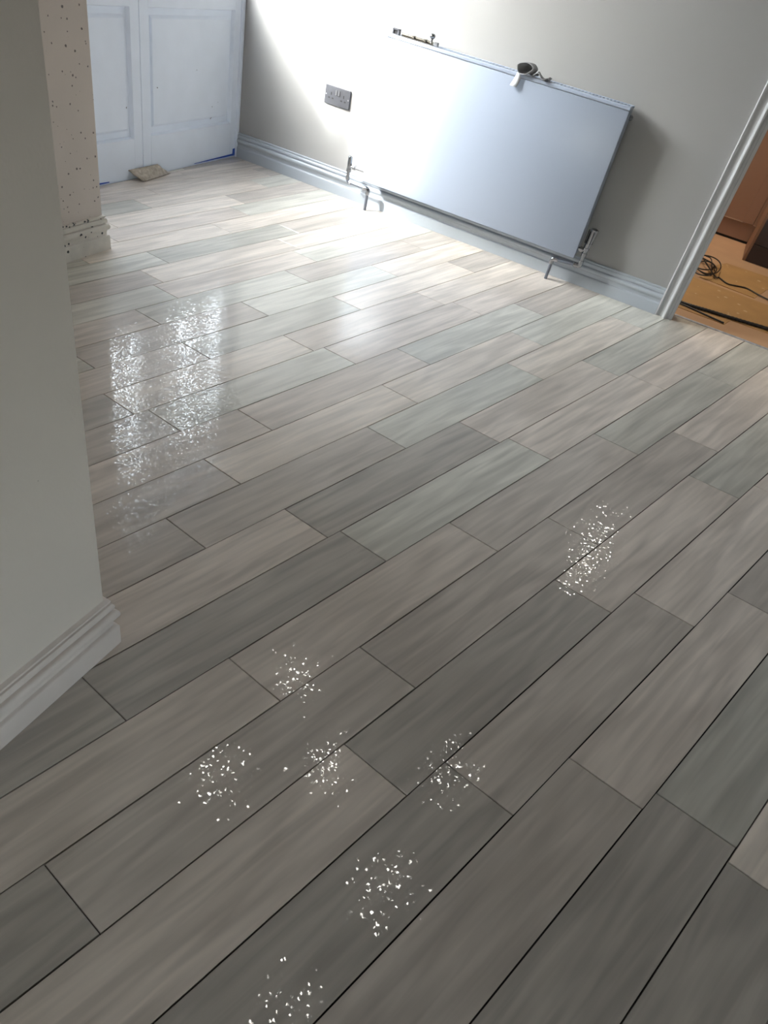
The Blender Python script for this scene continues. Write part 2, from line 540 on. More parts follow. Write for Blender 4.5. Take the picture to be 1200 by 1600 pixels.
c_ = MB().box((-2.75, BACK_Y - 0.1, CEIL), (RIGHT_X + 0.1, 3.655, CEIL + 0.1)).build('ceiling', 'ceiling_paint')
struct(c_, 'white ceiling of the room with recessed spotlights', 'ceiling')

# skirting boards: moulded profile (projection from wall, height)
SK = [(0, 0), (0.018, 0), (0.018, 0.050), (0.0175, 0.053), (0.0150, 0.056), (0.0105, 0.0575), (0.0095, 0.060), (0.0098, 0.068), (0.0120, 0.075), (0.0165, 0.079), (0.0200, 0.083),
      (0.0205, 0.090), (0.0185, 0.096), (0.0140, 0.099), (0.0085, 0.1000), (0.0078, 0.1030), (0.0125, 0.1045), (0.0140, 0.109), (0.0135, 0.115), (0.0105, 0.119), (0.0060, 0.1200), (0.0055, 0.1225), (0.0095, 0.1240), (0.0090, 0.1285), (0.006, 0.130), (0, 0.130)]
def skirting(name, mapf, a, b, material, label):
    o = MB().prism(SK, mapf, a, b).build(name, material, smooth=True)
    return struct(o, label, 'skirting')
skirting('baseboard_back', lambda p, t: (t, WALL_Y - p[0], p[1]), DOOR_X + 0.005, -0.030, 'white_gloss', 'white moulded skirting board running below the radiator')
def corner_skirting(name, x, yend, material, label):
    m = MB()
    A = [m.bm.verts.new((x + p[0], yend - 3.0 if x > -1 else 0.62, p[1])) for p in SK]
    B = [m.bm.verts.new((x + p[0], yend + p[0], p[1])) for p in SK]
    D = [m.bm.verts.new((x - 0.45, yend + p[0], p[1])) for p in SK]
    n = len(SK)
    for i in range(n):
        j = (i+1) % n
        m.bm.faces.new((A[i], A[j], B[j], B[i])); m.bm.faces.new((B[i], B[j], D[j], D[i]))
    m.bm.faces.new(A[::-1]); m.bm.faces.new(D)
    return struct(m.build(name, material, smooth=True), label, 'skirting')
corner_skirting('baseboard_near', NEAR_X, NEAR_END, 'near_skirting', 'off-white moulded skirting board at the foot of the near grey wall')
corner_skirting('baseboard_pier', PIER_X, PIER_END, 'splattered_skirting', 'stained skirting board with black splashes under the beige wall end')

# architrave around the doorway
AR = [(0, 0), (0, 0.016), (0.004, 0.019), (0.0085, 0.018), (0.011, 0.013), (0.018, 0.009), (0.030, 0.009), (0.037, 0.012), (0.041, 0.021), (0.047, 0.025),
      (0.054, 0.023), (0.058, 0.016), (0.061, 0.014), (0.070, 0.014), (0.072, 0.011), (0.082, 0.011), (0.082, 0)]
arch = thing('trim_doorway', 'white moulded architrave framing the doorway to the brown room', 'architrave', kind='structure')
MB().prism(AR, lambda p, t: (-0.030 + p[0], WALL_Y - p[1], t), 0, OPEN_H + 0.04).build('upright', 'casing_gloss', arch, smooth=True)
MB().prism(AR, lambda p, t: (OPEN_R + 0.082 - p[0], WALL_Y - p[1], t), 0, OPEN_H + 0.04).build('upright', 'casing_gloss', arch, smooth=True)
MB().prism(AR, lambda p, t: (t, WALL_Y - p[1], OPEN_H + 0.082 + 0.0 - p[0] + 0.04), -0.030, OPEN_R + 0.082).build('head', 'casing_gloss', arch, smooth=True)
MB().box((OPEN_L, WALL_Y - 0.005, 0), (OPEN_L + 0.004, 3.66, OPEN_H)).build('lining', 'casing_gloss', arch)
MB().box((OPEN_R - 0.004, WALL_Y - 0.005, 0), (OPEN_R, 3.66, OPEN_H)).build('lining', 'casing_gloss', arch)

th = MB().prism([(0, 0), (0.012, 0), (0.012, 0.004), (0.009, 0.006), (0.003, 0.006), (0, 0.004)], lambda p, t: (t, 3.655 + p[0], p[1]), 0.06, 0.892).build('trim_threshold', 'threshold_metal')
struct(th, 'thin pale metal threshold strip across the doorway', 'threshold')

# ------------------------------------------------------------------ glazed double doors
DT = 0.044
def door_leaf(name, y0, y1, oy0, oy1, label):
    d = thing(name, label, 'door', kind='structure')
    x0, x1 = DOOR_X - DT, DOOR_X
    z0, zt = 0.006, 1.94
    PB, PT, GB, GT = 0.178, 0.698, 0.85, 1.83
    MB().box((x0, y0, z0), (x1, oy0, zt), 0.0015).build('stile', 'door_paint', d)
    MB().box((x0, oy1, z0), (x1, y1, zt), 0.0015).build('stile', 'door_paint', d)
    MB().box((x0, oy0, z0), (x1, oy1, PB), 0.0).build('rail', 'door_paint', d)
    MB().box((x0, oy0, PT), (x1, oy1, GB), 0.0).build('rail', 'door_paint', d)
    MB().box((x0, oy0, GT), (x1, oy1, zt), 0.0).build('rail', 'door_paint', d)
    # fielded panel: sunk margin, sloped edge, raised field
    m = MB()
    rings = [((0, 0), -0.003), ((0.006, 0.006), -0.020), ((0.026, 0.032), -0.020), ((0.031, 0.044), -0.009), ((0.033, 0.047), -0.0085)]
    R = []
    for (iy, iz), dx in rings:
        R.append([m.bm.verts.new((x1 + dx, y, z)) for y, z in ((oy0+iy, PB+iz), (oy1-iy, PB+iz), (oy1-iy, PT-iz), (oy0+iy, PT-iz))])
    for a, b in zip(R, R[1:]):
        for k in range(4): m.bm.faces.new((a[k], a[(k+1) % 4], b[(k+1) % 4], b[k]))
    m.bm.faces.new(R[-1])
    bk = [m.bm.verts.new((x0 + 0.008, y, z)) for y, z in ((oy0, PB), (oy1, PB), (oy1, PT), (oy0, PT))]
    for k in range(4): m.bm.faces.new((R[0][k], R[0][(k+1) % 4], bk[(k+1) % 4], bk[k]))
    m.bm.faces.new(bk[::-1])
    m.build('panel', 'door_paint', d)
    rows = 3
    hz = (GT - GB) / rows
    for k in range(1, rows):
        MB().box((x0 + 0.004, oy0, GB + k*hz - 0.011), (x1 - 0.004, oy1, GB + k*hz + 0.011), 0.003).build('glazing_bar', 'door_paint', d)
    for k in range(rows):
        MB().box((x0 + 0.020, oy0, GB + k*hz), (x0 + 0.024, oy1, GB + (k+1)*hz)).build('pane', 'clear_glass', d)
    return d
leaf_l = door_leaf('door_1', 2.075, 2.8125, 2.131, 2.757, 'pale blue-white panelled door leaf, half hidden by the beige wall end')
leaf_r = door_leaf('door_2', 2.8155, 3.556, 2.872, 3.507, 'pale blue-white panelled door leaf next to the corner of the radiator wall')
fr = thing('trim_door_frame', 'white frame and glazed fanlight around the double doors', 'door frame', kind='structure')
MB().box((DOOR_X - 0.06, 3.556, 0), (DOOR_X + 0.012, 3.577, 2.4), 0.002).build('jamb', 'door_paint', fr)
MB().box((DOOR_X - 0.06, 2.017, 0), (DOOR_X + 0.012, 2.075, 2.4), 0.002).build('jamb', 'door_paint', fr)
MB().box((DOOR_X - 0.06, 2.075, 1.945), (DOOR_X + 0.006, 3.556, 2.16), 0.002).build('transom', 'door_paint', fr)
MB().box((DOOR_X - 0.06, 2.075, 2.36), (DOOR_X + 0.006, 3.556, 2.40), 0.002).build('head', 'door_paint', fr)
MB().box((DOOR_X - 0.05, 2.80, 2.16), (DOOR_X, 2.83, 2.36), 0.002).build('mullion', 'door_paint', fr)
MB().box((DOOR_X - 0.026, 2.075, 2.16), (DOOR_X - 0.022, 2.80, 2.36)).build('pane', 'clear_glass', fr)
MB().box((DOOR_X - 0.026, 2.83, 2.16), (DOOR_X - 0.022, 3.556, 2.36)).build('pane', 'clear_glass', fr)
MB().box((DOOR_X - 0.10, 2.017, -0.02), (DOOR_X - 0.004, 3.577, 0.0055)).build('sill', 'door_paint', fr)

tp = thing('masking_tape', 'strip of blue masking tape along the foot of the corner door leaf', 'tape')
MB().prism([(3.20, 0.0075), (3.552, 0.0075), (3.552, 0.018), (3.42, 0.015), (3.20, 0.010)], lambda p, t: (t, p[0], p[1]), DOOR_X + 0.0005, DOOR_X + 0.0012).build('strip', 'blue_tape', tp)
MB().prism([(3.534, 0.007), (3.556, 0.007), (3.556, 0.045), (3.536, 0.044)], lambda p, t: (t, p[0], p[1]), DOOR_X + 0.0014, DOOR_X + 0.0022).build('tab', 'blue_tape', tp)
tp2 = MB().prism([(2.50, 0.007), (2.58, 0.007), (2.58, 0.011), (2.50, 0.014)], lambda p, t: (t, p[0], p[1]), DOOR_X + 0.0005, DOOR_X + 0.0012).build('masking_tape', 'blue_tape')
tag(tp2, 'tiny piece of blue tape at the foot of the half-hidden door leaf', 'tape')

# daylight portals on the two glazed openings
def portal(y0, y1, z0, z1, name, x=DOOR_X - 0.065, flip=1):
    l = bpy.data.lights.new(name, 'AREA')
    l.shape = 'RECTANGLE'; l.size = z1 - z0; l.size_y = y1 - y0
    l.cycles.is_portal = True
    o = bpy.data.objects.new(name, l)
    C.objects.link(o)
    o.matrix_world = Matrix(((0, 0, -flip, x), (0, 1, 0, (y0+y1)/2), (flip, 0, 0, (z0+z1)/2), (0, 0, 0, 1)))
portal(2.131, 2.757, 0.85, 1.83, 'daylight_portal')
portal(2.872, 3.507, 0.85, 1.83, 'daylight_portal')
portal(2.08, 3.55, 2.16, 2.36, 'daylight_portal')
portal(WY0 + 0.05, WY1 - 0.05, WZ0 + 0.05, WZ1 - 0.05, 'daylight_portal', RIGHT_X + 0.105, -1)
wd = thing('added_window_1', 'unseen white framed window added in the side wall to brighten the near wall', 'window', kind='structure')  # window added out of view to brighten the near wall
for lo, hi in (((WY0, WZ0), (WY1, WZ0 + 0.05)), ((WY0, WZ1 - 0.05), (WY1, WZ1)), ((WY0, WZ0 + 0.05), (WY0 + 0.05, WZ1 - 0.05)), ((WY1 - 0.05, WZ0 + 0.05), (WY1, WZ1 - 0.05)), ((-0.75, WZ0 + 0.05), (-0.70, WZ1 - 0.05))):
    MB().box((RIGHT_X + 0.03, lo[0], lo[1]), (RIGHT_X + 0.08, hi[0], hi[1])).build('frame_bar', 'white_gloss', wd)
wd2 = thing('added_window_2', 'unseen white framed window added behind the viewer to fill the radiator wall with light', 'window', kind='structure')  # second added window, softens the shade on the radiator wall
for lo, hi in (((BX0, BZ0), (BX1, BZ0 + 0.05)), ((BX0, BZ1 - 0.05), (BX1, BZ1)), ((BX0, BZ0 + 0.05), (BX0 + 0.05, BZ1 - 0.05)), ((BX1 - 0.05, BZ0 + 0.05), (BX1, BZ1 - 0.05))):
    MB().box((lo[0], BACK_Y - 0.08, lo[1]), (hi[0], BACK_Y - 0.03, hi[1])).build('frame_bar', 'white_gloss', wd2)
MB().box((BX0 + 0.05, BACK_Y - 0.057, BZ0 + 0.05), (BX1 - 0.05, BACK_Y - 0.053, BZ1 - 0.05)).build('pane', 'clear_glass', wd2)
pb = bpy.data.lights.new('daylight_portal', 'AREA')
pb.shape = 'RECTANGLE'; pb.size = BX1 - BX0 - 0.1; pb.size_y = BZ1 - BZ0 - 0.1
pb.cycles.is_portal = True
pbo = bpy.data.objects.new('daylight_portal', pb)
C.objects.link(pbo)
pbo.location = ((BX0 + BX1)/2, BACK_Y - 0.105, (BZ0 + BZ1)/2)
pbo.rotation_euler = (math.radians(90), 0, math.radians(180))   # shines into the room, along +Y
MB().box((RIGHT_X + 0.053, WY0 + 0.05, WZ0 + 0.05), (RIGHT_X + 0.057, -0.75, WZ1 - 0.05)).build('pane', 'clear_glass', wd)
MB().box((RIGHT_X + 0.053, -0.70, WZ0 + 0.05), (RIGHT_X + 0.057, WY1 - 0.05, WZ1 - 0.05)).build('pane', 'clear_glass', wd)

# ------------------------------------------------------------------ radiator
RX0, RX1, RZ0, RZ1, RYF, RYB = -1.678, -0.490, 0.145, 0.799, 3.466, 3.556
rad = thing('radiator', 'wide flat white panel radiator on the wall', 'radiator')
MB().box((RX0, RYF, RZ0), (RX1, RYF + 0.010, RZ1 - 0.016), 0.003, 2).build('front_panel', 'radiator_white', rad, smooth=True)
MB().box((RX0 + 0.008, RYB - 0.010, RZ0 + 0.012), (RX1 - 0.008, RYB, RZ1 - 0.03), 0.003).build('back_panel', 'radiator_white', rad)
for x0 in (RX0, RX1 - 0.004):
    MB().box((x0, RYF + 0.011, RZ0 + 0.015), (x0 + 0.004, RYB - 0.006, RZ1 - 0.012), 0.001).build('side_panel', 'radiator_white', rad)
g = MB()
g.box((RX0 - 0.001, RYF - 0.001, RZ1 - 0.014), (RX1 + 0.001, RYF + 0.030, RZ1), 0.003, 2)
g.box((RX0 - 0.001, RYB - 0.014, RZ1 - 0.010), (RX1 + 0.001, RYB + 0.002, RZ1), 0.002)
x = RX0 + 0.004
while x < RX1 - 0.006:
    g.box((x, RYF + 0.030, RZ1 - 0.006), (x + 0.008, RYB - 0.014, RZ1 - 0.001)); x += 0.0165
g.build('top_grille', 'radiator_white', rad)
f_ = MB()
zz = [(RX0 + 0.03 + k * 0.0165, RYF + (0.014 if k % 2 else 0.040)) for k in range(int((RX1 - RX0 - 0.06) / 0.0165))]
f_.prism(zz + [(a, b + 0.001) for a, b in zz[::-1]], lambda p, t: (p[0], p[1], t), RZ0 + 0.03, RZ1 - 0.04)
f_.build('fins', 'radiator_inside', rad)
MB().box((RX0 + 0.012, RYF + 0.013, RZ0 + 0.002), (RX1 - 0.012, RYB - 0.012, RZ0 + 0.030), 0.006, 2).build('lower_channel', 'radiator_white', rad)
for xb in (RX0 + 0.15, RX1 - 0.15):
    MB().box((xb, RYB, RZ0 + 0.05), (xb + 0.03, WALL_Y - 0.0005, RZ1 - 0.06)).build('bracket', 'radiator_inside', rad)
MB().lathe((RX1 + 0.0, RYB - 0.018, RZ1 - 0.045), (1, 0, 0), [(0, 0.011), (0.010, 0.011), (0.010, 0.008), (0.014, 0.008), (0.015, 0.003)], 12).build('bleed_plug', 'chrome', rad, smooth=True)
MB().lathe((RX0 - 0.0, RYB - 0.018, RZ1 - 0.045), (-1, 0, 0), [(0, 0.011), (0.010, 0.011), (0.012, 0.006)], 12).build('blanking_plug', 'chrome', rad, smooth=True)

PY = 3.49
# lockshield valve and pipe by the lit end
v1 = thing('radiator_valve', 'chrome valve and pipe at the sunlit end of the radiator', 'valve')
MB().lathe((-1.778, PY, 0.118), (0, 0, 1), [(0, 0.011), (0.016, 0.0115), (0.017, 0.0085), (0.040, 0.0085), (0.041, 0.013), (0.055, 0.013), (0.056, 0.0105), (0.072, 0.0105), (0.073, 0.0125), (0.112, 0.0115), (0.116, 0.007)], 14).build('valve_body', 'chrome', v1, smooth=True)
MB().lathe((-1.778, PY, 0.186), (1, 0, 0), [(0.005, 0.008), (0.022, 0.008), (0.022, 0.014), (0.036, 0.014), (0.036, 0.009), (0.098, 0.009)], 6).build('union_nut', 'chrome', v1, smooth=True)
MB().tube(catmull([(-1.778, PY, 0.122), (-1.776, PY, 0.113), (-1.768, PY, 0.1085), (-1.74, PY, 0.108), (-1.67, PY, 0.107)], 4), 0.0075, 10).build('pipe', 'dull_pipe', v1, smooth=True)
MB().lathe((-1.764, PY, 0.108), (1, 0, 0), [(0, 0.011), (0.012, 0.011)], 6).build('nut', 'chrome', v1, smooth=True)
MB().tube(catmull([(-1.676, PY, 0.107), (-1.655, PY, 0.107), (-1.648, PY, 0.099), (-1.648, PY, 0.080)], 4), 0.0115, 12).build('elbow', 'chrome', v1, smooth=True)
MB().tube([(-1.648, PY, 0.085), (-1.648, PY, 0.0)], 0.0078, 12).build('pipe', 'dull_pipe', v1, smooth=True)
# thermostatic valve and pipe by the doorway end
v2 = thing('radiator_valve', 'dark chrome thermostatic valve and pipe at the radiator end near the doorway', 'valve')
MB().lathe((-0.452, PY, 0.132), (0, 0, 1), [(0, 0.0085), (0.030, 0.0085), (0.031, 0.0135), (0.046, 0.0135), (0.047, 0.011), (0.060, 0.011), (0.061, 0.015), (0.072, 0.015)], 14).build('valve_body', 'chrome', v2, smooth=True)
MB().lathe((-0.452, PY, 0.190), (-1, 0, 0), [(0.005, 0.009), (0.014, 0.009), (0.014, 0.014), (0.028, 0.014), (0.028, 0.009), (0.036, 0.009)], 6).build('union_nut', 'chrome', v2, smooth=True)
h_ = MB()
prof = []
for k in range(16):
    a = 2*math.pi*k/16
    r = 0.0195 if k % 2 else 0.0165
    prof.append((r*math.cos(a), r*math.sin(a)))
h_.prism(prof, lambda p, t: (-0.452 + p[0]*(0.8 + (t-0.205)*2.2) + (t-0.205)*0.08, PY + p[1]*(0.8 + (t-0.205)*2.2), t), 0.205, 0.292)
hd = h_.build('head', 'chrome', v2)
for k in range(8):
    a = 2*math.pi*(k+0.5)/8 + 0.2
    MB().box((-0.452 + 0.0185*math.cos(a) - 0.002, PY + 0.0185*math.sin(a) - 0.002, 0.225), (-0.452 + 0.0185*math.cos(a) + 0.002, PY + 0.0185*math.sin(a) + 0.002, 0.285)).build('slot', 'black_plastic', hd)
MB().lathe((-0.446, PY, 0.290), (0, 0, 1), [(0, 0.016), (0.004, 0.013)], 14).build('cap', 'black_plastic', hd, smooth=True)
MB().tube([(-0.452, PY, 0.135), (-0.452, PY, 0.120)], 0.0080, 12).build('pipe', 'dull_pipe', v2, smooth=True)
MB().tube(catmull([(-0.452, PY, 0.140), (-0.452, PY, 0.122), (-0.458, PY, 0.115), (-0.482, PY, 0.113)], 4), 0.0125, 12).build('elbow', 'chrome', v2, smooth=True)
MB().tube([(-0.475, PY, 0.113), (-0.575, PY, 0.104)], 0.0078, 12).build('pipe', 'dull_pipe', v2, smooth=True)
MB().tube(catmull([(-0.562, PY, 0.105), (-0.582, PY, 0.104), (-0.590, PY, 0.096), (-0.590, PY, 0.078)], 4), 0.0115, 12).build('elbow', 'chrome', v2, smooth=True)
MB().tube([(-0.590, PY, 0.085), (-0.590, PY, 0.0)], 0.0078, 12).build('pipe', 'dull_pipe', v2, smooth=True)

# ------------------------------------------------------------------ double socket
sk = thing('wall_socket', 'brushed steel double power socket on the sunlit wall', 'socket')
SX0, SX1, SZ0, SZ1 = -2.021, -1.873, 0.417, 0.502
SYF = WALL_Y - 0.009
MB().box((SX0, SYF, SZ0), (SX1, WALL_Y, SZ1), 0.0015).build('plate', 'brushed_steel', sk)
def small_box(x, z, w, h, name, material, depth=0.0012):
    return MB().box((x - w/2, SYF - depth, z - h/2), (x + w/2, SYF + 0.002, z + h/2)).build(name, material, sk)
for cx in (SX0 + 0.037, SX1 - 0.037):
    small_box(cx, SZ0 + 0.050, 0.0058, 0.0130, 'pin_slot', 'black_plastic', 0.0004)
    small_box(cx - 0.011, SZ0 + 0.030, 0.0105, 0.0062, 'pin_slot', 'black_plastic', 0.0004)
    small_box(cx + 0.011, SZ0 + 0.030, 0.0105, 0.0062, 'pin_slot', 'black_plastic', 0.0004)
for cx in (SX0 + 0.0665, SX1 - 0.0665):
    s_ = small_box(cx, SZ0 + 0.060, 0.0105, 0.024, 'rocker_switch', 'screw_steel', 0.0030)
for cx in (SX0 + 0.008, SX1 - 0.008):
    MB().lathe((cx, SYF + 0.001, SZ0 + 0.0425), (0, -1, 0), [(0, 0.0036), (0.0018, 0.0034), (0.0022, 0.002)], 12).build('screw', 'screw_steel', sk, smooth=True)

# ------------------------------------------------------------------ things lying on the radiator
RT = RZ1
b1 = thing('door_bolt', 'old metal slide bolt with round knob lying on the radiator', 'bolt')
BY = 3.505
MB().box((-1.612, BY - 0.014, RT), (-1.448, BY + 0.014, RT + 0.003), 0.001).build('back_plate', 'aged_brass', b1)
MB().tube([(-1.618, BY, RT + 0.0085), (-1.455, BY, RT + 0.0085)], 0.0055, 12).build('rod', 'aged_brass', b1, smooth=True)
MB().lathe((-1.464, BY, RT + 0.008), (0, 0, 1), [(0, 0.007), (0.006, 0.0055), (0.014, 0.0050), (0.017, 0.0085), (0.021, 0.0125), (0.027, 0.0140), (0.032, 0.0125), (0.036, 0.007), (0.037, 0.001)], 18).build('knob', 'chrome', b1, smooth=True)
for xs in (-1.500, -1.560):
    MB().box((xs, BY - 0.013, RT + 0.003), (xs + 0.014, BY + 0.013, RT + 0.0155), 0.003).build('guide', 'aged_brass', b1)
MB().box((-1.448, BY - 0.009, RT), (-1.428, BY + 0.009, RT + 0.016), 0.002).build('end_block', 'screw_steel', b1)
b2 = thing('bolt_keeper', 'small metal bolt keeper at the sunlit end of the radiator top', 'keeper')
kp = MB()
kp.box((-1.664, BY - 0.012, RT), (-1.630, BY + 0.012, RT + 0.003))
kp.box((-1.664, BY - 0.012, RT + 0.003), (-1.658, BY + 0.012, RT + 0.022))
kp.box((-1.636, BY - 0.012, RT + 0.003), (-1.630, BY + 0.012, RT + 0.022))
kp.box((-1.664, BY - 0.012, RT + 0.018), (-1.630, BY + 0.012, RT + 0.023))
kp.build('loop', 'brushed_steel', b2)
MB().box((-1.656, BY - 0.006, RT + 0.004), (-1.638, BY + 0.010, RT + 0.017)).build('socket_hole', 'black_plastic', b2)

# curled strip of paper
rb = thing('paper_strip', 'curled grey strip of torn paper draped over the radiator top', 'paper')
roll = MB()
ring_sets = []
for i, (yy, sc_) in enumerate(((3.447, 1.0), (3.462, 1.02), (3.478, 0.96), (3.494, 0.88), (3.506, 0.55), (3.510, 0.12))):
    ring = []
    for k in range(20):
        a = 2*math.pi*k/20
        rr = 1 + 0.06*math.sin(3*a + i) + 0.04*math.sin(5*a)
        ring.append(roll.bm.verts.new((-0.986 + i*0.006 + 0.034*sc_*rr*math.cos(a) + 0.006*math.sin(a), yy + 0.003*math.sin(2*a), RT + 0.0245 + 0.0225*sc_*rr*math.sin(a))))
    ring_sets.append(ring)
for a_, b_ in zip(ring_sets, ring_sets[1:]):
    for k in range(20): roll.bm.faces.new((a_[k], a_[(k+1) % 20], b_[(k+1) % 20], b_[k]))
ro = roll.build('roll', 'grey_paper', rb, smooth=True)
md = ro.modifiers.new('thickness', 'SOLIDIFY'); md.thickness = 0.0018; md.offset = 0
curve = [(-0.962, RT + 0.012), (-0.952, RT + 0.003), (-0.944, RT + 0.006), (-0.934, RT + 0.015), (-0.922, RT + 0.023), (-0.914, RT + 0.022), (-0.908, RT + 0.012), (-0.902, RT + 0.003), (-0.890, RT + 0.002),
         (-0.882, RT + 0.010), (-0.874, RT + 0.014), (-0.866, RT + 0.010), (-0.860, RT + 0.003)]
m = MB()
rows_ = []
for i, (px, pz) in enumerate(curve):
    t = i / (len(curve) - 1)
    w0 = 3.452 + 0.007*math.sin(i*1.3)
    w1 = 3.506 + 0.010*math.sin(i*0.7 + 1)
    rows_.append([m.bm.verts.new((px + 0.003*k*math.sin(i*0.9), w0 + (w1-w0)*k/4, max(pz + 0.003*math.sin(k*2 + i), RT + 0.001))) for k in range(5)])
for a, b in zip(rows_, rows_[1:]):
    for k in range(4): m.bm.faces.new((a[k], a[k+1], b[k+1], b[k]))
strip = m.build('strip', 'grey_paper', rb, smooth=True)
md = strip.modifiers.new('thickness', 'SOLIDIFY'); md.thickness = 0.0016; md.offset = 0
m = MB()
fl_ = [(-1.012, -0.996, RT + 0.004, 3.4535), (-1.018, -0.990, RT - 0.016, 3.4555), (-1.024, -0.992, RT - 0.035, 3.4525), (-1.030, -0.998, RT - 0.050, 3.4495)]
A = [[m.bm.verts.new((x0, y, z)), m.bm.verts.new(((x0+x1)/2, y - 0.002, z - 0.002)), m.bm.verts.new((x1, y, z))] for x0, x1, z, y in fl_]
for a, b in zip(A, A[1:]):
    for k in range(2): m.bm.faces.new((a[k], a[k+1], b[k+1], b[k]))
fp = m.build('flap', 'white_paper', rb, smooth=True)
md = fp.modifiers.new('thickness', 'SOLIDIFY'); md.thickness = 0.0010; md.offset = 0

# offcut leaning at the foot of the doors
m = MB()
nx, ny = 6, 10
T = []
for i in range(nx + 1):
    s = i / nx
    row_ = []
    for k in range(ny + 1):
        t = k / ny
        y = (2.703 + (2.758 - 2.703)*s) * (1-t) + (2.905 + (2.966 - 2.905)*s) * t
        x_ = (-2.551 + (-2.500 + 2.551)*s) * (1-t) + (-2.551 + (-2.519 + 2.551)*s) * t
        z = 0.043*(1-s)**1.3 + 0.0035 + 0.004*math.sin(t*7)*s*(1-s)
        row_.append(m.bm.verts.new((x_, y + 0.003*math.sin(i*2.1), z)))
    T.append(row_)
for a, b in zip(T, T[1:]):
    for k in range(ny): m.bm.faces.new((a[k], a[k+1], b[k+1], b[k]))
oc = m.build('carpet_offcut', 'carpet_offcut', None, smooth=True)
md = oc.modifiers.new('thickness', 'SOLIDIFY'); md.thickness = 0.005; md.offset = 0
tag(oc, 'tan carpet offcut leaning on the foot of the doors where the leaves meet', 'offcut')

# ------------------------------------------------------------------ brown room beyond the doorway
hf = MB().box((-1.2, 3.655, -0.10), (2.1, 6.4, 0.0)).build('floor_beyond', 'hall_floor')
struct(hf, 'tan bare floor of the room beyond the doorway', 'floor')
wall('wall_beyond_back', [((-1.3, 6.4, 0), (2.2, 6.5, CEIL))], 'wall_paint', 'far wall of the room beyond the doorway')
wall('wall_beyond_left', [((-1.3, 3.655, 0), (-1.2, 6.4, CEIL))], 'wall_paint', 'side wall of the room beyond, hidden by the radiator wall')
wall('wall_beyond_right', [((2.11, 3.655, 0), (2.2, 6.4, CEIL))], 'wall_paint', 'side wall of the room beyond, on the cabinet side')
struct(MB().box((-1.3, 3.655, CEIL), (2.2, 6.5, CEIL + 0.1)).build('ceiling_beyond', 'ceiling_paint'), 'ceiling of the room beyond the doorway', 'ceiling')

def sheet(pts, z1, material, label, name='hardboard_sheet'):
    o = MB().prism(pts, lambda p, t: (p[0], p[1], t), 0.0, z1).build(name, material)
    return tag(o, label, 'board', 'loose boards beyond the doorway')
sheet([(-0.75, 3.800), (0.300, 3.782), (0.330, 3.884), (1.35, 3.905), (1.35, 4.30), (0.42, 4.36), (-0.75, 4.42)], 0.003, 'hardboard', 'golden paint-spotted board along the threshold beyond the doorway')
sheet([(0.170, 4.80), (0.222, 4.915), (0.90, 4.96), (0.90, 4.70), (0.490, 4.665), (0.425, 4.40), (0.10, 4.43)], 0.003, 'hardboard', 'golden board in front of the dark cabinet, under the trailing cable')

cb = thing('base_cabinet', 'brown wooden kitchen cabinet seen beyond the doorway', 'cabinet')
MB().box((-0.60, 5.585, 0.015), (0.95, 6.15, 0.87)).build('body', 'cabinet_brown', cb)
MB().box((-0.60, 5.572, 0.016), (0.95, 5.590, 0.1245), 0.001).build('plinth', 'cabinet_brown', cb)
MB().box((-0.60, 5.580, 0.0), (0.95, 6.10, 0.015)).build('foot', 'dark_gap', cb)
def shaker(x0, x1):
    d = MB().box((x0, 5.566, 0.130), (x1, 5.584, 0.855)).build('door', 'cabinet_brown', cb)
    fw = 0.07
    for lo, hi in (((x0, 5.556, 0.130), (x0+fw, 5.568, 0.855)), ((x1-fw, 5.556, 0.130), (x1, 5.568, 0.855)), ((x0+fw, 5.556, 0.130), (x1-fw, 5.568, 0.132)), ((x0+fw, 5.556, 0.785), (x1-fw, 5.568, 0.855))):
        MB().box(lo, hi, 0.001).build('frame_rail', 'cabinet_brown', d)
    MB().box((x0 + 0.002, 5.553, 0.1262), (x1 - fw, 5.575, 0.1292)).build('edge_strip', 'cabinet_line', d)
shaker(-0.20, 0.285); shaker(0.288, 0.75)
MB().box((-0.62, 5.54, 0.87), (0.97, 6.2, 0.91), 0.003).build('worktop', 'worktop', cb)

dk = thing('tall_cabinet', 'dark brown cabinet standing before the lighter one beyond the doorway', 'cabinet')
MB().box((0.325, 5.140, 0.0), (0.95, 5.535, 0.86)).build('body', 'cabinet_dark', dk)
MB().box((0.307, 5.133, 0.0), (0.325, 5.535, 0.86), 0.001).build('side_panel', 'cabinet_brown', dk)
MB().box((0.3255, 5.128, 0.002), (0.95, 5.142, 0.1115), 0.001).build('plinth', 'cabinet_dark', dk)
MB().box((0.3255, 5.126, 0.1145), (0.95, 5.142, 0.855), 0.001).build('door', 'cabinet_dark', dk)
MB().box((0.300, 5.12, 0.86), (0.96, 5.54, 0.90), 0.003).build('worktop', 'worktop', dk)

# coiled cable and its tail
cc = thing('cable_coil', 'coiled thin black cable with a tail beyond the doorway', 'cable')
pts = []
R_ = random.Random(4)
for k in range(4):
    ang0 = k*0.9
    for s in range(12):
        a = ang0 + 2*math.pi*s/12
        pts.append((0.098 + 0.014*math.cos(k*2.4) + 0.075*math.cos(a)*(0.72+0.14*k), 4.62 + 0.06*math.sin(k*2.1) + 0.20*math.sin(a)*(0.70+0.09*k), 0.013 + 0.007*k + 0.004*math.sin(s)))
MB().tube(catmull(pts, 3), 0.0036, 7).build('coil', 'cable_black', cc, smooth=True)
tl = [pts[-1], (0.178, 4.50, 0.016), (0.204, 4.525, 0.009), (0.259, 4.470, 0.0075), (0.31, 4.49, 0.0075), (0.368, 4.515, 0.0075), (0.44, 4.47, 0.0075), (0.50, 4.44, 0.0075), (0.62, 4.37, 0.0075), (0.80, 4.33, 0.0075), (1.1, 4.30, 0.0075)]
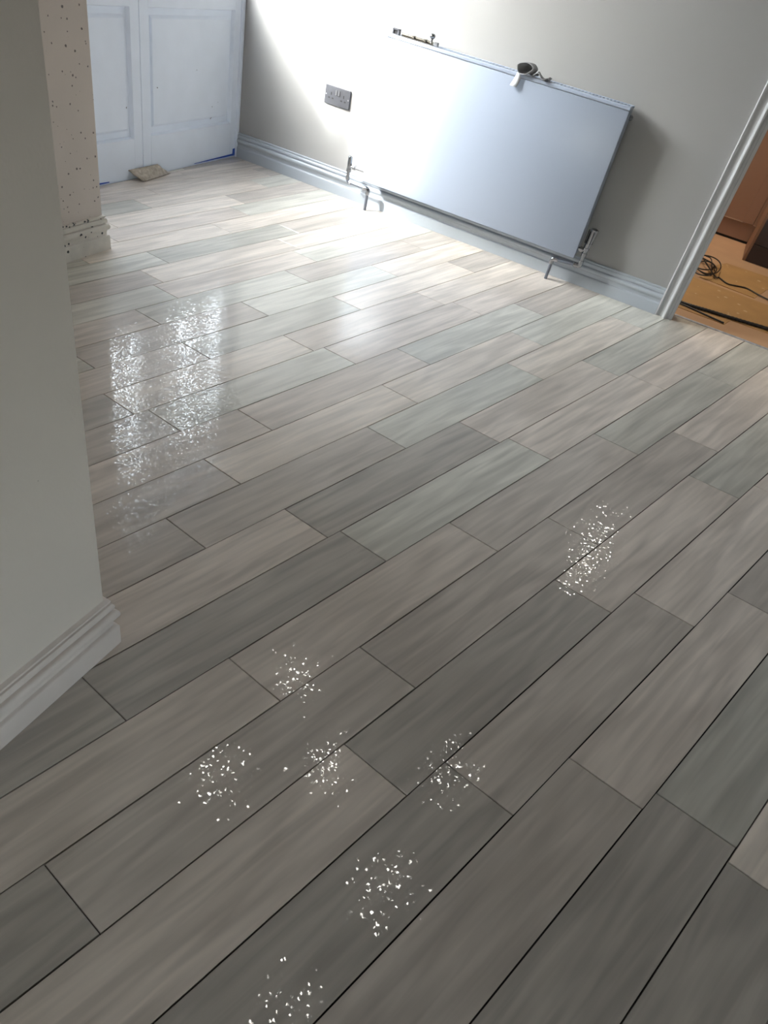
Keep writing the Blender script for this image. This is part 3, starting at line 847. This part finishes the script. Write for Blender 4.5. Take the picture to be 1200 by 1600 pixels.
MB().tube(catmull(tl, 4), 0.0042, 7).build('tail', 'cable_black', cc, smooth=True)
bc = MB()
bp_ = catmull([(0.02, 3.86, 0.012), (0.07, 3.845, 0.012), (0.12, 3.850, 0.012), (0.20, 3.868, 0.012), (0.30, 3.885, 0.012), (0.40, 3.905, 0.012), (0.52, 3.930, 0.012), (0.75, 3.965, 0.012), (1.1, 3.99, 0.012)], 10)
bc.tube(bp_, [0.0075 + 0.0014*(i % 2) for i in range(len(bp_))], 8)
tag(bc.build('braided_cable', 'cable_black'), 'thick black braided cable lying just inside the doorway', 'cable')
sg = MB().tube(catmull([(0.05, 3.835, 0.0075), (0.106, 3.828, 0.0075), (0.20, 3.806, 0.0075), (0.297, 3.784, 0.0075)], 5), 0.0045, 7).build('thin_rod', 'cable_black', None, smooth=True)
tag(sg, 'short thin dark rod between braided cable and threshold', 'rod')

# ------------------------------------------------------------------ recessed spotlights
def downlight(x, y, label, group, lens='lamp_lens'):
    d = thing('ceiling_spotlight', label, 'spotlight', group=group)
    m = MB()
    n = 24
    prof = [(0.046, 0.0), (0.046, -0.004), (0.041, -0.006), (0.036, -0.003), (0.036, 0.0)]
    rings = [[m.bm.verts.new((x + r*math.cos(2*math.pi*k/n), y + r*math.sin(2*math.pi*k/n), CEIL + dz)) for k in range(n)] for r, dz in prof]
    for a, b in zip(rings, rings[1:]):
        for k in range(n): m.bm.faces.new((a[k], a[(k+1) % n], b[(k+1) % n], b[k]))
    m.build('bezel', 'lamp_white', d, smooth=True)
    MB().lathe((x, y, CEIL - 0.0045), (0, 0, 1), [(0, 0.030), (0.001, 0.035), (0.003, 0.035)], 24).build('lens', lens, d)
for x, y, w in ((-1.04, 2.35, 'over the radiator side, nearest the doors'), (-1.03, 1.55, 'nearest the beige wall end'), (-0.57, 1.92, 'in the middle of the five'),
                (0.045, 2.33, 'nearest the doorway'), (0.03, 1.56, 'in line with the doorway, farther out'), (-0.09, 0.84, 'above the viewer')):
    downlight(x, y, 'recessed ceiling spotlight ' + w, 'ceiling spotlights')
downlight(0.33, 4.60, 'recessed spotlight in the room beyond, nearer the doorway', 'spotlights beyond the doorway', 'kitchen_lens')
downlight(0.33, 5.10, 'recessed spotlight in the room beyond, above the dark cabinet', 'spotlights beyond the doorway', 'kitchen_lens')
pl = thing('added_fill_panel', 'warm glowing panel added to brighten the room beyond, hidden by the radiator wall', 'ceiling light')  # added light source, kept out of sight behind the wall
for lo, hi in (((-1.02, 4.38), (-0.98, 5.42)), ((-0.32, 4.38), (-0.28, 5.42)), ((-0.98, 4.38), (-0.32, 4.42)), ((-0.98, 5.38), (-0.32, 5.42))):
    MB().box((lo[0], lo[1], CEIL - 0.03), (hi[0], hi[1], CEIL - 0.001)).build('frame_bar', 'lamp_white', pl)
MB().box((-0.98, 4.42, CEIL - 0.02), (-0.32, 5.38, CEIL - 0.002)).build('diffuser', 'fill_panel_glow', pl)

# ------------------------------------------------------------------ outside the doors: paving, and unseen things added to shape the light
pv = MB().box((-14, -8, -0.25), (-2.66, 14, -0.15)).build('ground_outside', 'paving')
struct(pv, 'pale paving outside the glazed doors', 'paving')
gw = thing('added_garden_wall', 'unseen plain wall added outside the glazed doors to block low skylight', 'wall', kind='structure')  # wall added to cut the low skylight reaching the room
MB().box((-4.80, -7.0, -0.25), (-4.60, 11.0, ADDED_WALL_H)).build('face', 'added_wall_render', gw)
MB().box((-4.84, -7.0, ADDED_WALL_H), (-4.58, 11.0, ADDED_WALL_H + 0.05), 0.01).build('coping', 'paving', gw)
gs = thing('added_streak_screen', 'tall dark timber screen added outside the doors, its gaps mirrored as streaks in the floor', 'screen')  # added so the door reflections break into separate streaks
gaps = [(4.47, 0.08), (4.82, 0.14), (5.18, 0.05), (5.54, 0.13), (6.06, 0.13), (6.56, 0.08)]
edges = [3.4]
for c0, w in gaps: edges += [c0 - w/2, c0 + w/2]
edges.append(8.2)
for k in range(0, len(edges), 2):
    MB().box((-4.53, edges[k], -0.15), (-4.50, edges[k+1], 4.75)).build('board', 'dark_timber', gs)
MB().box((-4.58, 3.4, 0.3), (-4.53, 8.2, 0.4)).build('rail', 'dark_timber', gs)

# potted shrub added out of view to keep sun off the floor by the radiator
ps = thing('added_shade_shrub', 'round shrub in a terracotta pot, added outside the half-hidden door leaf to block sun', 'plant')
SXc, SYc = -3.12, 1.60
MB().lathe((SXc, SYc, -0.15), (0, 0, 1), [(0, 0.15), (0.02, 0.16), (0.34, 0.21), (0.34, 0.235), (0.40, 0.235), (0.40, 0.20), (0.37, 0.195)], 20).build('pot', 'terracotta', ps, smooth=True)
MB().tube(catmull([(SXc, SYc, 0.20), (SXc + 0.015, SYc, 0.6), (SXc - 0.01, SYc + 0.01, 1.0), (SXc, SYc, 1.38)], 4), [0.024 - 0.0010*k for k in range(13)], 8).build('stem', 'dark_timber', ps, smooth=True)
lv = []; lf = []
rg = random.Random(11)
for k in range(1500):
    d = Vector((rg.gauss(0, 1), rg.gauss(0, 1), rg.gauss(0, 1))).normalized()
    p = Vector((SXc, SYc, 1.41)) + d * 0.26 * rg.uniform(0.55, 1.0)
    n = (d + Vector((rg.uniform(-.7, .7), rg.uniform(-.7, .7), rg.uniform(-.7, .7)))).normalized()
    u_ = n.orthogonal().normalized(); w_ = n.cross(u_)
    q = len(lv)
    lv += [p - u_*0.030, p + w_*0.014 + n*0.004, p + u_*0.030, p - w_*0.014 + n*0.004]
    lf.append((q, q+1, q+2, q+3))
fo = mesh_obj('foliage', lv, lf, 'leaf_green', ps)
fo['kind'] = 'stuff'
